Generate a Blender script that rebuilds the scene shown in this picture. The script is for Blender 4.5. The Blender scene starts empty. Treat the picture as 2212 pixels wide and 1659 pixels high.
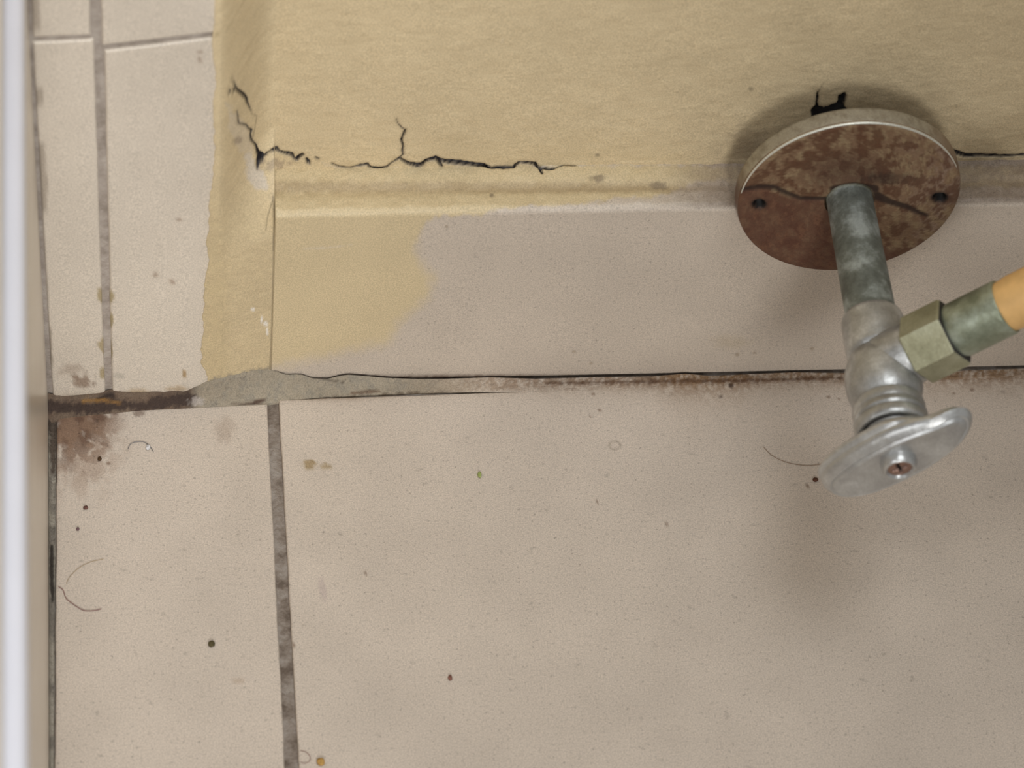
import bpy, math, random
import numpy as np

sc = bpy.context.scene
COL = sc.collection
# ------------------------------------------------------------------ camera (solved from the vanishing points)
F = 7710.0; CX, CY = 1106.0, 829.5
def nz(a):
    a = np.array(a, float); return a/np.linalg.norm(a)
_d = nz([75-CX, -9000-CY, F]); _n = nz([415-CX, 6950-CY, F]); _n = nz(_n-_d*(_n@_d)); _h = nz(np.cross(_d, -_n))
M = np.array([_h, _d, -_n])
def ray(u, v): return M@np.array([u-CX, v-CY, F])
CAM = -ray(590, 826)/F*1.12
def hit(u, v, p0, n):
    r = ray(u, v); t = ((np.array(p0)-CAM)@np.array(n))/(r@np.array(n)); return CAM+r*t
def hitv(u, v, p0, n):                      # vectorised
    q = np.stack([u-CX, v-CY, np.full_like(u, F)], -1)@M.T
    n = np.array(n, float); t = ((np.array(p0)-CAM)@n)/(q@n); return CAM+q*t[..., None]
def proj(P):
    q = (P-CAM)@M; return q[..., 0]/q[..., 2]*F+CX, q[..., 1]/q[..., 2]*F+CY
cam_d = bpy.data.cameras.new('camera'); cam = bpy.data.objects.new('camera', cam_d); COL.objects.link(cam)
right = M@np.array([1., 0, 0]); up = M@np.array([0, -1., 0]); back = M@np.array([0, 0, -1.])
from mathutils import Matrix, Vector
cam.matrix_world = Matrix([[right[i], up[i], back[i], CAM[i]] for i in range(3)]+[[0, 0, 0, 1]])
cam_d.sensor_fit = 'HORIZONTAL'; cam_d.sensor_width = 36; cam_d.lens = F/2212*36
cam_d.clip_start = 0.01; cam_d.clip_end = 50
cam_d.dof.use_dof = True; cam_d.dof.focus_distance = 1.105; cam_d.dof.aperture_fstop = 15
sc.camera = cam
# ------------------------------------------------------------------ world, lights, exposure
w = bpy.data.worlds.new('room_light'); sc.world = w; w.use_nodes = True
bg = w.node_tree.nodes['Background']; bg.inputs[0].default_value = (1.0, 0.97, 0.925, 1); bg.inputs[1].default_value = 0.265
def area(name, loc, target, sx, sy, power, color):
    L = bpy.data.lights.new(name, 'AREA'); L.shape = 'RECTANGLE'; L.size = sx; L.size_y = sy; L.energy = power; L.color = color
    o = bpy.data.objects.new(name, L); COL.objects.link(o); o.location = loc
    o.rotation_euler = (Vector(target)-Vector(loc)).to_track_quat('-Z', 'Y').to_euler(); return o
def spot(name, loc, target, power, radius, deg, color):
    L = bpy.data.lights.new(name, 'SPOT'); L.energy = power; L.shadow_soft_size = radius; L.spot_size = math.radians(deg); L.spot_blend = 1.0; L.color = color
    o = bpy.data.objects.new(name, L); COL.objects.link(o); o.location = loc
    o.rotation_euler = (Vector(target)-Vector(loc)).to_track_quat('-Z', 'Y').to_euler(); return o
area('left_highlight_light', (-0.62, -0.95, 0.80), (0.05, 0, 0.05), 0.45, 0.5, 2.2, (0.98, 0.99, 1.0))  # unseen area light, added for highlights on handle and pipe
spot('falloff_spot_top', (-0.06, -0.55, 1.85), (-0.31, -0.22, 0), 178, 0.72, 32.5, (0.96, 0.985, 1.0))  # unseen overhead spot, added and aimed left so brightness drops to the right
spot('falloff_spot_front', (-0.10, -1.75, 0.95), (-0.31, 0, 0.07), 196, 0.36, 27.5, (1.0, 0.985, 0.965))  # unseen front spot, added to brighten the left side of floor and wall
vs = sc.view_settings; vs.view_transform = 'Standard'; vs.look = 'None'; vs.gamma = 1; vs.use_curve_mapping = False; vs.exposure = 0.04
sc.display_settings.display_device = 'sRGB'
# ------------------------------------------------------------------ helpers
def lin(r, g, b):
    c = np.array([r, g, b], float)/255
    return np.where(c <= .04045, c/12.92, ((c+.055)/1.055)**2.4)
rs = np.random.RandomState(7); PERM = rs.rand(256, 256)
def vnoise(x, y, seed=0):
    x = x+seed*37.31; y = y+seed*17.77
    xi = np.floor(x).astype(int); yi = np.floor(y).astype(int); fx = x-xi; fy = y-yi
    fx = fx*fx*(3-2*fx); fy = fy*fy*(3-2*fy)
    g = lambda a, b: PERM[a % 256, b % 256]
    return (g(xi, yi)*(1-fx)+g(xi+1, yi)*fx)*(1-fy)+(g(xi, yi+1)*(1-fx)+g(xi+1, yi+1)*fx)*fy
def fbm(x, y, s, seed=0, o=4):
    r = 0; a = .5; t = 0
    for k in range(o):
        r = r+a*vnoise(x/s, y/s, seed+k*3); t += a; a *= .55; s = s/2
    return r/t
def ss(x, a, b):
    t = np.clip((x-a)/(b-a), 0, 1); return t*t*(3-2*t)
def line_d(u, v, pts):                      # distance to polyline minus its half width (pixels)
    best = np.full(u.shape, 1e9)
    for p, q in zip(pts[:-1], pts[1:]):
        dx, dy = q[0]-p[0], q[1]-p[1]; L = dx*dx+dy*dy+1e-9
        t = np.clip(((u-p[0])*dx+(v-p[1])*dy)/L, 0, 1)
        d = np.hypot(u-p[0]-t*dx, v-p[1]-t*dy)-(p[2]+(q[2]-p[2])*t)
        best = np.minimum(best, d)
    return best
def poly_d(u, v, pts):                      # signed distance, negative inside
    best = np.full(u.shape, 1e9); ins = np.zeros(u.shape, bool); n = len(pts)
    for i in range(n):
        p, q = pts[i], pts[(i+1) % n]; dx, dy = q[0]-p[0], q[1]-p[1]
        t = np.clip(((u-p[0])*dx+(v-p[1])*dy)/(dx*dx+dy*dy+1e-9), 0, 1)
        best = np.minimum(best, np.hypot(u-p[0]-t*dx, v-p[1]-t*dy))
        c = ((p[1] > v) != (q[1] > v)) & (u < (q[0]-p[0])*(v-p[1])/((q[1]-p[1]) if q[1] != p[1] else 1e-9)+p[0]); ins ^= c
    return np.where(ins, -best, best)
def ell(u, v, cx, cy, rx, ry): return np.hypot((u-cx)/rx, (v-cy)/ry)
def mixc(base, col, m):
    m = np.clip(m, 0, 1)[..., None]; return base*(1-m)+np.array(col)*m
def make(name, V, faces, mat, parent=None, col=None, smooth=True, kind=None, label=None, cat=None, group=None):
    me = bpy.data.meshes.new(name); me.from_pydata([tuple(p) for p in V] if not isinstance(V, np.ndarray) else V.tolist(), [], faces)
    if smooth: me.polygons.foreach_set('use_smooth', [True]*len(me.polygons))
    if col is not None:
        a = me.attributes.new('pigment', 'FLOAT_COLOR', 'POINT')
        c4 = np.ones((len(col), 4), np.float32); c4[:, :col.shape[1]] = col; a.data.foreach_set('color', c4.ravel())
    me.materials.append(mat); me.update()
    o = bpy.data.objects.new(name, me); COL.objects.link(o)
    if parent: o.parent = parent
    if kind: o['kind'] = kind
    if label: o['label'] = label
    if cat: o['category'] = cat
    if group: o['group'] = group
    return o
def gridfaces(nr, nc, off=0, flip=False):
    i = np.arange(nr-1)[:, None]*nc+np.arange(nc-1)[None, :]+off
    f = np.stack([i, i+1, i+nc+1, i+nc], -1).reshape(-1, 4)
    return (f[:, ::-1] if flip else f).tolist()
# ------------------------------------------------------------------ materials
def mat(name):
    m = bpy.data.materials.new(name); m.use_nodes = True; nt = m.node_tree; return m, nt, nt.nodes['Principled BSDF']
def nd(nt, t, **k):
    n = nt.nodes.new(t)
    for a, b in k.items(): setattr(n, a, b)
    return n
def noise(nt, vec, scale, detail=3, rough=.5):
    n = nd(nt, 'ShaderNodeTexNoise'); n.inputs['Scale'].default_value = scale; n.inputs['Detail'].default_value = detail
    n.inputs['Roughness'].default_value = rough; nt.links.new(vec, n.inputs['Vector']); return n.outputs['Fac']
def ramp(nt, fac, stops):
    r = nd(nt, 'ShaderNodeValToRGB'); e = r.color_ramp.elements
    while len(e) < len(stops): e.new(.5)
    for el, (p, c) in zip(e, stops): el.position = p; el.color = (c[0], c[1], c[2], 1) if hasattr(c, '__len__') else (c, c, c, 1)
    nt.links.new(fac, r.inputs[0]); return r.outputs[0]
def mul(nt, a, b, fac=1.0, mode='MULTIPLY'):
    n = nd(nt, 'ShaderNodeMix', data_type='RGBA', blend_type=mode)
    if isinstance(fac, float): n.inputs[0].default_value = fac
    else: nt.links.new(fac, n.inputs[0])
    for s, x in ((6, a), (7, b)):
        if isinstance(x, tuple): n.inputs[s].default_value = (*x, 1)
        else: nt.links.new(x, n.inputs[s])
    return n.outputs[2]
def bump(nt, b, h, strength, dist):
    n = nd(nt, 'ShaderNodeBump'); n.inputs['Strength'].default_value = strength; n.inputs['Distance'].default_value = dist
    nt.links.new(h, n.inputs['Height']); nt.links.new(n.outputs[0], b.inputs['Normal'])
def coords(nt): return nd(nt, 'ShaderNodeTexCoord').outputs['Object']
def pigment(nt): return nd(nt, 'ShaderNodeAttribute', attribute_name='pigment').outputs['Color']
def surface_mat(name, speck, rough, bumps, big=.06):
    m, nt, b = mat(name); v = coords(nt); c = pigment(nt)
    sp = speck
    if name == 'speckled_ceramic':
        sp = nd(nt, 'ShaderNodeAttribute', attribute_name='pigment').outputs['Alpha']
    if speck:
        f = noise(nt, v, 880, 2, .6); c = mul(nt, c, ramp(nt, f, [(.27, .66), (.36, .93), (.5, 1.0)]), sp)
        f2 = noise(nt, v, 260, 2, .55); c = mul(nt, c, ramp(nt, f2, [(.25, .80), (.34, 1.0)]), sp)
    g = noise(nt, v, 2300, 1, .5); c = mul(nt, c, ramp(nt, g, [(.3, .84), (.7, 1.16)]), 1.0)
    l = noise(nt, v, 26, 3, .55); c = mul(nt, c, ramp(nt, l, [(.3, 1-big), (.7, 1+big)]), 1.0)
    nt.links.new(c, b.inputs['Base Color']); b.inputs['Roughness'].default_value = rough
    b.inputs['Specular IOR Level'].default_value = .35
    (sc_, st, di) = bumps; bump(nt, b, noise(nt, v, sc_, 4, .55), st, di); return m
M_tile = surface_mat('speckled_ceramic', 1.0, .5, (420, .25, .0004))
M_wtile = surface_mat('cream_ceramic', .0, .34, (60, .35, .0012), .045)
M_grout = surface_mat('dirty_grout', .9, .9, (700, .8, .0008), .12)
def plaster_mat():
    m, nt, b = mat('painted_plaster'); v = coords(nt); c = pigment(nt)
    g = noise(nt, v, 2300, 1, .5); c = mul(nt, c, ramp(nt, g, [(.3, .85), (.7, 1.15)]), 1.0)
    l = noise(nt, v, 34, 4, .6); c = mul(nt, c, ramp(nt, l, [(.3, .94), (.7, 1.05)]), 1.0)
    nt.links.new(c, b.inputs['Base Color']); b.inputs['Roughness'].default_value = .5; b.inputs['Specular IOR Level'].default_value = .35
    mp = nd(nt, 'ShaderNodeMapping'); mp.inputs['Rotation'].default_value = (0, .5, 0); mp.inputs['Scale'].default_value = (.85, .3, 1.25); nt.links.new(v, mp.inputs[0])
    h = noise(nt, mp.outputs[0], 170, 3, .55); bump(nt, b, h, .42, .0014); return m
M_plaster = plaster_mat()
def bed_mat(name, st):
    m, nt, b = mat(name); v = coords(nt)
    c = ramp(nt, noise(nt, v, 190, 5, .65), st)
    nt.links.new(c, b.inputs['Base Color']); b.inputs['Roughness'].default_value = .95; bump(nt, b, noise(nt, v, 900, 3, .6), .8, .0006); return m
M_bed = bed_mat('joint_grout', [(.34, tuple(lin(100, 88, 78))), (.47, tuple(lin(130, 119, 109))), (.62, tuple(lin(152, 144, 136)))])
M_wbed = bed_mat('wall_joint_grout', [(.34, tuple(lin(140, 130, 120))), (.5, tuple(lin(160, 150, 141))), (.64, tuple(lin(174, 165, 156)))])
def metal_mat(name, dark, mid, light, scale=160, metal=.75, rough=.42, s=(.36, .5, .66)):
    m, nt, b = mat(name); v = coords(nt); f = noise(nt, v, scale, 4, .62)
    c = ramp(nt, f, [(s[0], dark), (s[1], mid), (s[2], light)]); g = noise(nt, v, 1900, 1, .5)
    c = mul(nt, c, ramp(nt, g, [(.2, .85), (.8, 1.15)]), 1.0)
    nt.links.new(c, b.inputs['Base Color']); b.inputs['Metallic'].default_value = metal; b.inputs['Roughness'].default_value = rough
    bump(nt, b, noise(nt, v, 450, 3, .6), .35, .0004); return m
L = lambda r, g, b: tuple(lin(r, g, b))
M_pipe = metal_mat('corroded_pipe_metal', L(96, 100, 94), L(118, 124, 118), L(168, 176, 174), 120, .5, .55)
M_body = metal_mat('dull_chrome', L(158, 158, 156), L(174, 175, 174), L(204, 206, 206), 130, .68, .38)
M_handle = metal_mat('handle_chrome', L(178, 178, 178), L(190, 191, 190), L(206, 208, 208), 120, .75, .34)
M_nut = metal_mat('greenish_nickel', L(150, 148, 120), L(166, 164, 136), L(180, 180, 154), 90, .45, .45)
M_sleeve = metal_mat('green_patina_sleeve', L(118, 124, 104), L(146, 152, 132), L(176, 184, 168), 110, .5, .42)
M_ring = metal_mat('dark_gasket', L(44, 42, 42), L(60, 58, 57), L(78, 76, 74), 300, .3, .6)
M_copper = metal_mat('tarnished_screw', L(120, 88, 74), L(142, 108, 92), L(160, 132, 116), 600, .6, .5)
def simple(name, c, rough, nscale=300, amt=.08, bm=(500, .2, .0003), spec=.5):
    m, nt, b = mat(name); v = coords(nt); cc = mul(nt, tuple(c), ramp(nt, noise(nt, v, nscale, 3, .5), [(.3, 1-amt), (.7, 1+amt)]), 1.0)
    nt.links.new(cc, b.inputs['Base Color']); b.inputs['Roughness'].default_value = rough; b.inputs['Specular IOR Level'].default_value = spec
    bump(nt, b, noise(nt, v, bm[0], 2, .5), bm[1], bm[2]); return m
M_hose = simple('orange_beige_hose', lin(226, 182, 118), .5)
M_white = simple('white_plastic', lin(222, 222, 230), .4, 40, .02)
M_beige = simple('beige_glossy_panel', lin(216, 206, 192), .22, 60, .04, (60, .1, .0004))
def attr_metal(name, metal, rough):
    m, nt, b = mat(name); v = coords(nt); c = pigment(nt); g = noise(nt, v, 1900, 1, .5)
    c = mul(nt, c, ramp(nt, g, [(.2, .82), (.8, 1.18)]), 1.0)
    nt.links.new(c, b.inputs['Base Color']); b.inputs['Metallic'].default_value = metal; b.inputs['Roughness'].default_value = rough
    bump(nt, b, noise(nt, v, 500, 4, .6), .5, .0004); return m
M_rust = attr_metal('rusty_steel', .25, .62)
M_bead = attr_metal('plate_rim_steel', .6, .38)

# pigments (sRGB as they look under neutral light)
C_TILE = lin(199, 187, 174); C_WT = lin(204, 194, 180); C_PAINT = lin(206, 188, 153); C_PAINTD = lin(192, 174, 137)
C_CEM = lin(152, 142, 125); C_DIRT = lin(74, 54, 42); C_RUST = lin(128, 82, 44); C_BLACK = lin(34, 30, 34); C_CHIP = lin(206, 196, 182)
C_GREY = lin(140, 128, 116)
# ------------------------------------------------------------------ base geometry numbers
H = 0.0805                                   # top of the skirting
YW = 0.0168                                  # plaster plane behind the skirting face (y = 0)
SL = 0.0612
def YL(X): return -0.0084+(X+0.06921)*SL     # plane of the narrow tiled wall on the left
NL = nz([SL, -1, 0]); PL = np.array([-0.06921, -0.0084, 0.])
def on_left(u, v): return hit(u, v, PL, NL)
X591 = hit(591, 600, (0, 0, 0), (0, 1, 0))[0]
# ================================================================== LARGE STRUCTURE
# ---- floor: grout bed with tiles
floor = make('floor', np.array([[-.35, -1.0, -.0014], [1.0, -1.0, -.0014], [1.0, .02, -.0014], [-.35, .02, -.0014],
                                [-.35, -1.0, -.02], [1.0, -1.0, -.02], [1.0, .02, -.02], [-.35, .02, -.02]]),
             [(0, 1, 2, 3), (7, 6, 5, 4), (0, 4, 5, 1), (1, 5, 6, 2), (2, 6, 7, 3), (3, 7, 4, 0)], M_bed, smooth=False, kind='structure')
floor['label'] = 'cream speckled tile floor with dirty grey grout joints'
def tile(quad, p0, n, s, t, mat_, parent, colfn, thick=.006, r=.0007, lift=0., corner=None, wob=.00012, seed=0):
    """quad: 3-D corners TL,TR,BR,BL; s,t: parameter arrays; rolled edges, own thickness."""
    n = np.array(n, float); TL, TR, BR, BL = [np.array(q, float) for q in quad]
    W = np.linalg.norm(TR-TL); Hh = np.linalg.norm(BL-TL)
    e = lambda a, L_: np.unique(np.clip(np.concatenate([a, [k/L_ for k in (0, .00015, .0004, .0008)], [1-k/L_ for k in (0, .00015, .0004, .0008)]]), 0, 1))
    s = e(s, W); t = e(t, Hh); S, T = np.meshgrid(s, t)
    P = (TL*(1-S)[..., None]+TR*S[..., None])*(1-T)[..., None]+(BL*(1-S)[..., None]+BR*S[..., None])*T[..., None]
    dx = np.minimum(S, 1-S)*W; dy = np.minimum(T, 1-T)*Hh
    # wobble of the edge line
    wx = (fbm(T*Hh*1000, T*0, 9, seed)-.5)*wob*4; wy = (fbm(S*W*1000, S*0, 9, seed+5)-.5)*wob*4
    ex = nz(TR-TL); ey = nz(BL-TL)
    P = P+ex*(wx*np.exp(-dx/.002))[..., None]+ey*(wy*np.exp(-dy/.002))[..., None]
    d = np.minimum(dx, dy)
    if corner is not None:                    # rounded bottom right corner
        R = corner; ax = (1-S)*W; ay = (1-T)*Hh; inc = (ax < R) & (ay < R)
        rr = np.hypot(R-ax, R-ay); sc_ = np.where(inc & (rr > 1e-9), np.maximum(R-ax, R-ay)/np.maximum(rr, 1e-9), 1)
        P = P+np.where(inc, (1-sc_)*(R-ax), 0)[..., None]*(-ex)*1.0+np.where(inc, (1-sc_)*(R-ay), 0)[..., None]*(-ey)
    q = np.clip(1-d/r, 0, 1); P = P+n*(lift-r*(1-np.sqrt(np.clip(1-q*q, 0, 1))))[..., None]
    U, V_ = proj(P); C = colfn(U, V_)
    nr, nc = S.shape; P2 = P.reshape(-1, 3); C2 = C.reshape(-1, 3); f = gridfaces(nr, nc)
    loop = [j for j in range(nc)]+[i*nc+nc-1 for i in range(1, nr)]+[(nr-1)*nc+j for j in range(nc-2, -1, -1)]+[i*nc for i in range(nr-2, 0, -1)]
    k0 = len(P2); P2 = np.vstack([P2, P2[loop]-n*thick]); C2 = np.vstack([C2, C2[loop]*.8]); m = len(loop)
    f += [(loop[i], k0+i, k0+(i+1) % m, loop[(i+1) % m]) for i in range(m)]
    f = [tuple(x) for x in f]
    o = make('tile', P2, f, mat_, parent, C2); 
    me = o.data
    if np.dot(np.array(me.polygons[(nr//2)*(nc-1)+nc//2].normal), n) < 0: me.flip_normals()
    return o
def cf_floor(u, v):
    c = np.ones(u.shape+(3,))*C_TILE
    N = fbm(u, v, 26, 1); N2 = fbm(u, v, 9, 4); N3 = fbm(u, v, 70, 8)
    c = c*(1+.05*(N3-.5))[..., None]
    # brown patches in the left corner
    k = ell(u, v, 150, 915, 130, 75); m = ss(N+.25*(1-k), .44, .60)*ss(-k, -1.15, -.4)
    c = mixc(c, lin(120, 94, 76), m*.75)
    c = mixc(c, C_DIRT, ss(-line_d(u, v, [(112, 905, 16), (116, 960, 10), (119, 1040, 4)]), -5, 5)*(.45+.6*N2))
    N4 = fbm(u, v, 14, 91, 5); k = ell(u, v, 165, 930, 85, 95); c = mixc(c, lin(112, 86, 68), .85*ss(N4+.22*(1-k), .50, .60)*ss(-k, -1.3, -.3))
    c = mixc(c, lin(150, 124, 104), .45*ss(N+.2*(1-ell(u, v, 175, 985, 110, 110)), .42, .6)*ss(-ell(u, v, 170, 975, 115, 125), -1.2, -.3))
    for (x, y, a, b, s_) in [(172, 905, 11, 6, .75), (212, 902, 20, 10, .7), (245, 888, 12, 10, .7), (183, 945, 13, 20, .6), (205, 915, 14, 5, .5), (300, 893, 14, 7, .6), (388, 880, 16, 5, .5), (225, 960, 10, 6, .4), (140, 960, 8, 16, .5), (150, 1000, 20, 20, .2)]:
        c = mixc(c, lin(96, 72, 58), s_*ss(-ell(u, v, x, y, a, b)-(.5-N2)*1.1, -1.25, -.5))
    c = mixc(c, lin(140, 120, 104), .35*ss(-ell(u, v, 485, 930, 26, 32)-(.5-N2), -1.2, -.3))
    c = mixc(c, lin(150, 128, 88), .8*ss(-ell(u, v, 672, 1002, 20, 12)-(.5-N2)*1.4, -1.1, -.5)+.7*ss(-ell(u, v, 706, 1006, 16, 8)-(.5-N2)*1.4, -1.1, -.5))
    # rusty tide mark along the skirting
    edge = np.interp(u, [602, 1150, 1500, 1816, 2212, 2400], [868, 842, 832, 824, 818, 812])
    amp = np.interp(u, [600, 760, 900, 1100, 1400, 1460, 1600, 1640, 1800, 2000, 2212], [.1, .4, .15, .35, .5, .85, .9, .6, .6, .8, .75])
    wd = np.interp(u, [600, 1000, 1400, 1500, 1600, 1700, 1900, 2212], [6, 8, 16, 34, 26, 14, 22, 26])
    m = np.exp(-np.clip(v-edge, -4, None)/wd*1.4)*ss(.6*N2+.5*fbm(u, v, 5, 95, 2)+.35*N, .50, .86)*amp
    c = mixc(c, lin(118, 86, 54), m*.9)
    m2 = np.exp(-np.clip(v-edge, 0, None)/(wd*1.8))*amp*.42; c = mixc(c, lin(128, 104, 76), m2)
    c = mixc(c, lin(62, 42, 32), .9*ss(-ell(u, v, 1579, 834, 6, 4), -1.4, -.5)+.6*ss(-ell(u, v, 1557, 857, 5, 4), -1.4, -.5)+.6*ss(-ell(u, v, 1483, 822, 6, 3), -1.4, -.5))
    for (x, y, r_) in [(1281, 851, 4), (1295, 886, 4), (1275, 900, 3), (1790, 858, 4), (1812, 862, 3), (2100, 842, 5), (2060, 850, 3), (1744, 1049, 4), (654, 1304, 2.5), (635, 1394, 3), (1290, 1085, 3), (1440, 1134, 4), (234, 1001, 5), (790, 1240, 4)]:
        c = mixc(c, lin(108, 82, 62), .7*ss(-ell(u, v, x, y, r_, r_*.8), -1.5, -.4))
    for (x, y, a, b) in [(697, 1273, 8, 24)]: c = mixc(c, lin(176, 160, 156), .5*ss(-ell(u-(v-y)*.18, v, x, y, a, b), -1.25, -.8))
    c = mixc(c, lin(150, 120, 90), .35*ss(-ell(u, v, 515, 1472, 14, 5), -1.4, -.5))
    c = mixc(c, lin(110, 96, 74), .45*np.clip(1-np.abs(ell(u, v, 1328, 962, 12, 9)-1)*3, 0, 1))
    c = mixc(c, lin(120, 100, 84), .3*np.exp(-np.abs(u-118)/5)*(v > 1040))
    return c
def FL(u, v): return hit(u, v, (0, 0, 0), (0, 0, 1))
def pr_s(lo, hi, fine, a, b, coarse): return np.unique(np.concatenate([np.arange(lo, hi, fine), np.arange(a, b+1e-9, coarse), [a, b]]))
def joint_x(y, side):                        # world X of both sides of the grout joint, extrapolated along y
    p, q = (FL(578, 876), FL(616, 1655)) if side < 0 else (FL(602, 864), FL(645, 1655))
    return p[0]+(q[0]-p[0])*(y-p[1])/(q[1]-p[1])
yf = -.300
def tiles_floor():
    # right (largest) tile
    a = FL(602, 863); b = FL(2212, 806); sl = (b[1]-a[1])/(b[0]-a[0]); XR = .292
    TL = a; TR = np.array([XR, a[1]+sl*(XR-a[0]), 0]); BL = np.array([joint_x(yf, 1), yf, 0]); BR = np.array([XR+.002, yf, 0])
    sA = np.linspace(0, 1, 560); Hh = abs(yf); px = lambda d: d/Hh
    tA = np.concatenate([np.arange(0, .026, .00055), np.arange(.026, .16, .0016), np.arange(.16, .30, .02)])/Hh
    tile((TL, TR, BR, BL), 0, (0, 0, 1), sA, np.append(tA, 1), M_tile, floor, cf_floor, seed=2)
    # left cut tile
    c = FL(122, 893); d_ = FL(577, 871); e_ = FL(118, 1655)
    XLb = c[0]+(e_[0]-c[0])*(yf-c[1])/(e_[1]-c[1])
    tile((c, d_, np.array([joint_x(yf, -1), yf, 0]), np.array([XLb, yf, 0])), 0, (0, 0, 1), np.linspace(0, 1, 170), np.append(tA, 1), M_tile, floor, cf_floor, seed=9)
    g = .0037
    for k in range(2):                       # rows beyond the frame
        y0 = yf-g-k*.304; y1 = y0-.30; cc = np.linspace(0, 1, 4)
        tile((np.array([XLb, y0, 0]), np.array([joint_x(y0, -1), y0, 0]), np.array([joint_x(y1, -1), y1, 0]), np.array([XLb, y1, 0])), 0, (0, 0, 1), cc, cc, M_tile, floor, lambda u, v: np.ones(u.shape+(3,))*C_TILE, seed=20+k)
        tile((np.array([joint_x(y0, 1), y0, 0]), np.array([XR, y0, 0]), np.array([XR, y1, 0]), np.array([joint_x(y1, 1), y1, 0])), 0, (0, 0, 1), cc, cc, M_tile, floor, lambda u, v: np.ones(u.shape+(3,))*C_TILE, seed=30+k)
    for j in range(2):
        for k in range(3):
            x0 = XR+g+j*.304; y0 = -.002-k*.302-(.002 if k else 0); y1 = yf if k == 0 else y0-.298; cc = np.linspace(0, 1, 4)
            tile((np.array([x0, y0, 0]), np.array([x0+.30, y0, 0]), np.array([x0+.30, y1, 0]), np.array([x0, y1, 0])), 0, (0, 0, 1), cc, cc, M_tile, floor, lambda u, v: np.ones(u.shape+(3,))*C_TILE, seed=40+j*3+k)
tiles_floor()
# ---- left tiled wall
ZT = .62
Xa, Xb = -.135, -.0195
def wl(X, z, off): return [X, YL(X)+off, z]
wall_left = make('wall_left', np.array([wl(Xa, 0, .0008), wl(Xb, 0, .0008), wl(Xb, ZT, .0008), wl(Xa, ZT, .0008), [Xa, .05, 0], [Xb, .05, 0], [Xb, .05, ZT], [Xa, .05, ZT]]),
                 [(0, 1, 2, 3), (1, 5, 6, 2), (3, 2, 6, 7), (0, 3, 7, 4), (4, 7, 6, 5), (0, 4, 5, 1)], M_wbed, smooth=False, kind='structure')
wall_left['label'] = 'narrow wall of cream glazed tiles left of the painted plaster'
def cf_wt(u, v):
    N = fbm(u, v, 22, 11); N2 = fbm(u, v, 9, 14); N3 = fbm(u, v, 120, 18)
    c = np.ones(u.shape+(3,))*C_WT*(1+.07*(N3-.5))[..., None]
    # caulk smears beside the left gap, on top of the glaze
    gx = np.interp(v, [0, 430, 790], [64, 87, 107])
    for (a, b, w_) in [(-60, 78, 20), (180, 240, 18), (300, 470, 17), (700, 800, 9)]:
        m = ss(v, a, a+18)*(1-ss(v, b-25, b))*ss(-(u-gx-w_)-(.5-N)*10, -3, 3); c = mixc(c, lin(150, 138, 124), .7*m)
    c = mixc(c, lin(128, 106, 88), .75*ss(-ell(u, v, 182, 825, 22, 16)-(.5-N2)*1.8, -1.2, -.5)+.4*ss(-ell(u, v, 150, 800, 26, 16)-(.5-N2)*1.6, -1.2, -.5))
    for (x, y, a, b) in [(221, 637, 13, 14), (238, 643, 9, 14), (238, 690, 7, 16), (228, 745, 15, 17), (233, 765, 9, 22), (224, 805, 9, 14)]:
        c = mixc(c, lin(158, 142, 106), .85*ss(-ell(u, v, x, y, a, b)-(.5-N2)*.9, -1.15, -.8))
    c = mixc(c, lin(150, 120, 70), .55*ss(-ell(u, v, 385, 840, 26, 7)-(.5-N2), -1.2, -.4)+.5*ss(-ell(u, v, 300, 845, 28, 8)-(.5-N2), -1.2, -.4)+.8*ss(-ell(u, v, 398, 808, 5, 10), -1.2, -.6))
    for (x, y) in [(335, 594), (372, 609), (388, 474), (432, 114), (432, 129)]: c = mixc(c, lin(126, 96, 74), .55*ss(-ell(u, v, x, y, 8, 5)-(.5-N2)*1.4, -1.2, -.4))
    c = mixc(c, lin(134, 132, 122), .4*ss(-ell(u, v, 258, 812, 14, 5), -1.3, -.5))
    c = mixc(c, lin(150, 126, 100), .5*ss(v, 838, 872)*(.4+N2))
    return c
def wt(q, seed, corner=None, lift=0.):
    P = [on_left(*p) for p in q]
    n1 = max(6, int(np.linalg.norm(P[1]-P[0])/.0006)); n2 = max(6, int(min(.3, np.linalg.norm(P[3]-P[0]))/.0012))
    return tile(P, 0, NL, np.linspace(0, 1, n1), np.linspace(0, 1, n2), M_wtile, wall_left, cf_wt, thick=.0035, r=.0009, lift=lift, corner=corner, seed=seed)
wt([(70, 92), (203, 86), (228, 852), (114, 860)], 51)
wt([(225, 111), (474, 80), (458, 850), (242, 851)], 52, corner=.0035)
wt([(40, -640), (180, -650), (197, 77), (72, 82)], 53)
wt([(197, -630), (490, -655), (476, 70), (221, 100)], 54)
for k, (x0, x1) in enumerate([(-.0995, -.0565), (-.0545, -.0185)]):    # above the frame
    P = [np.array(wl(x0, .60, 0)), np.array(wl(x1, .60, 0)), np.array(wl(x1, on_left(200, -650)[2]+.004, 0)), np.array(wl(x0, on_left(200, -650)[2]+.004, 0))]
    tile(P, 0, NL, np.linspace(0, 1, 5), np.linspace(0, 1, 5), M_wtile, wall_left, lambda u, v: np.ones(u.shape+(3,))*C_WT, thick=.0035, r=.0012, seed=60+k)
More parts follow.
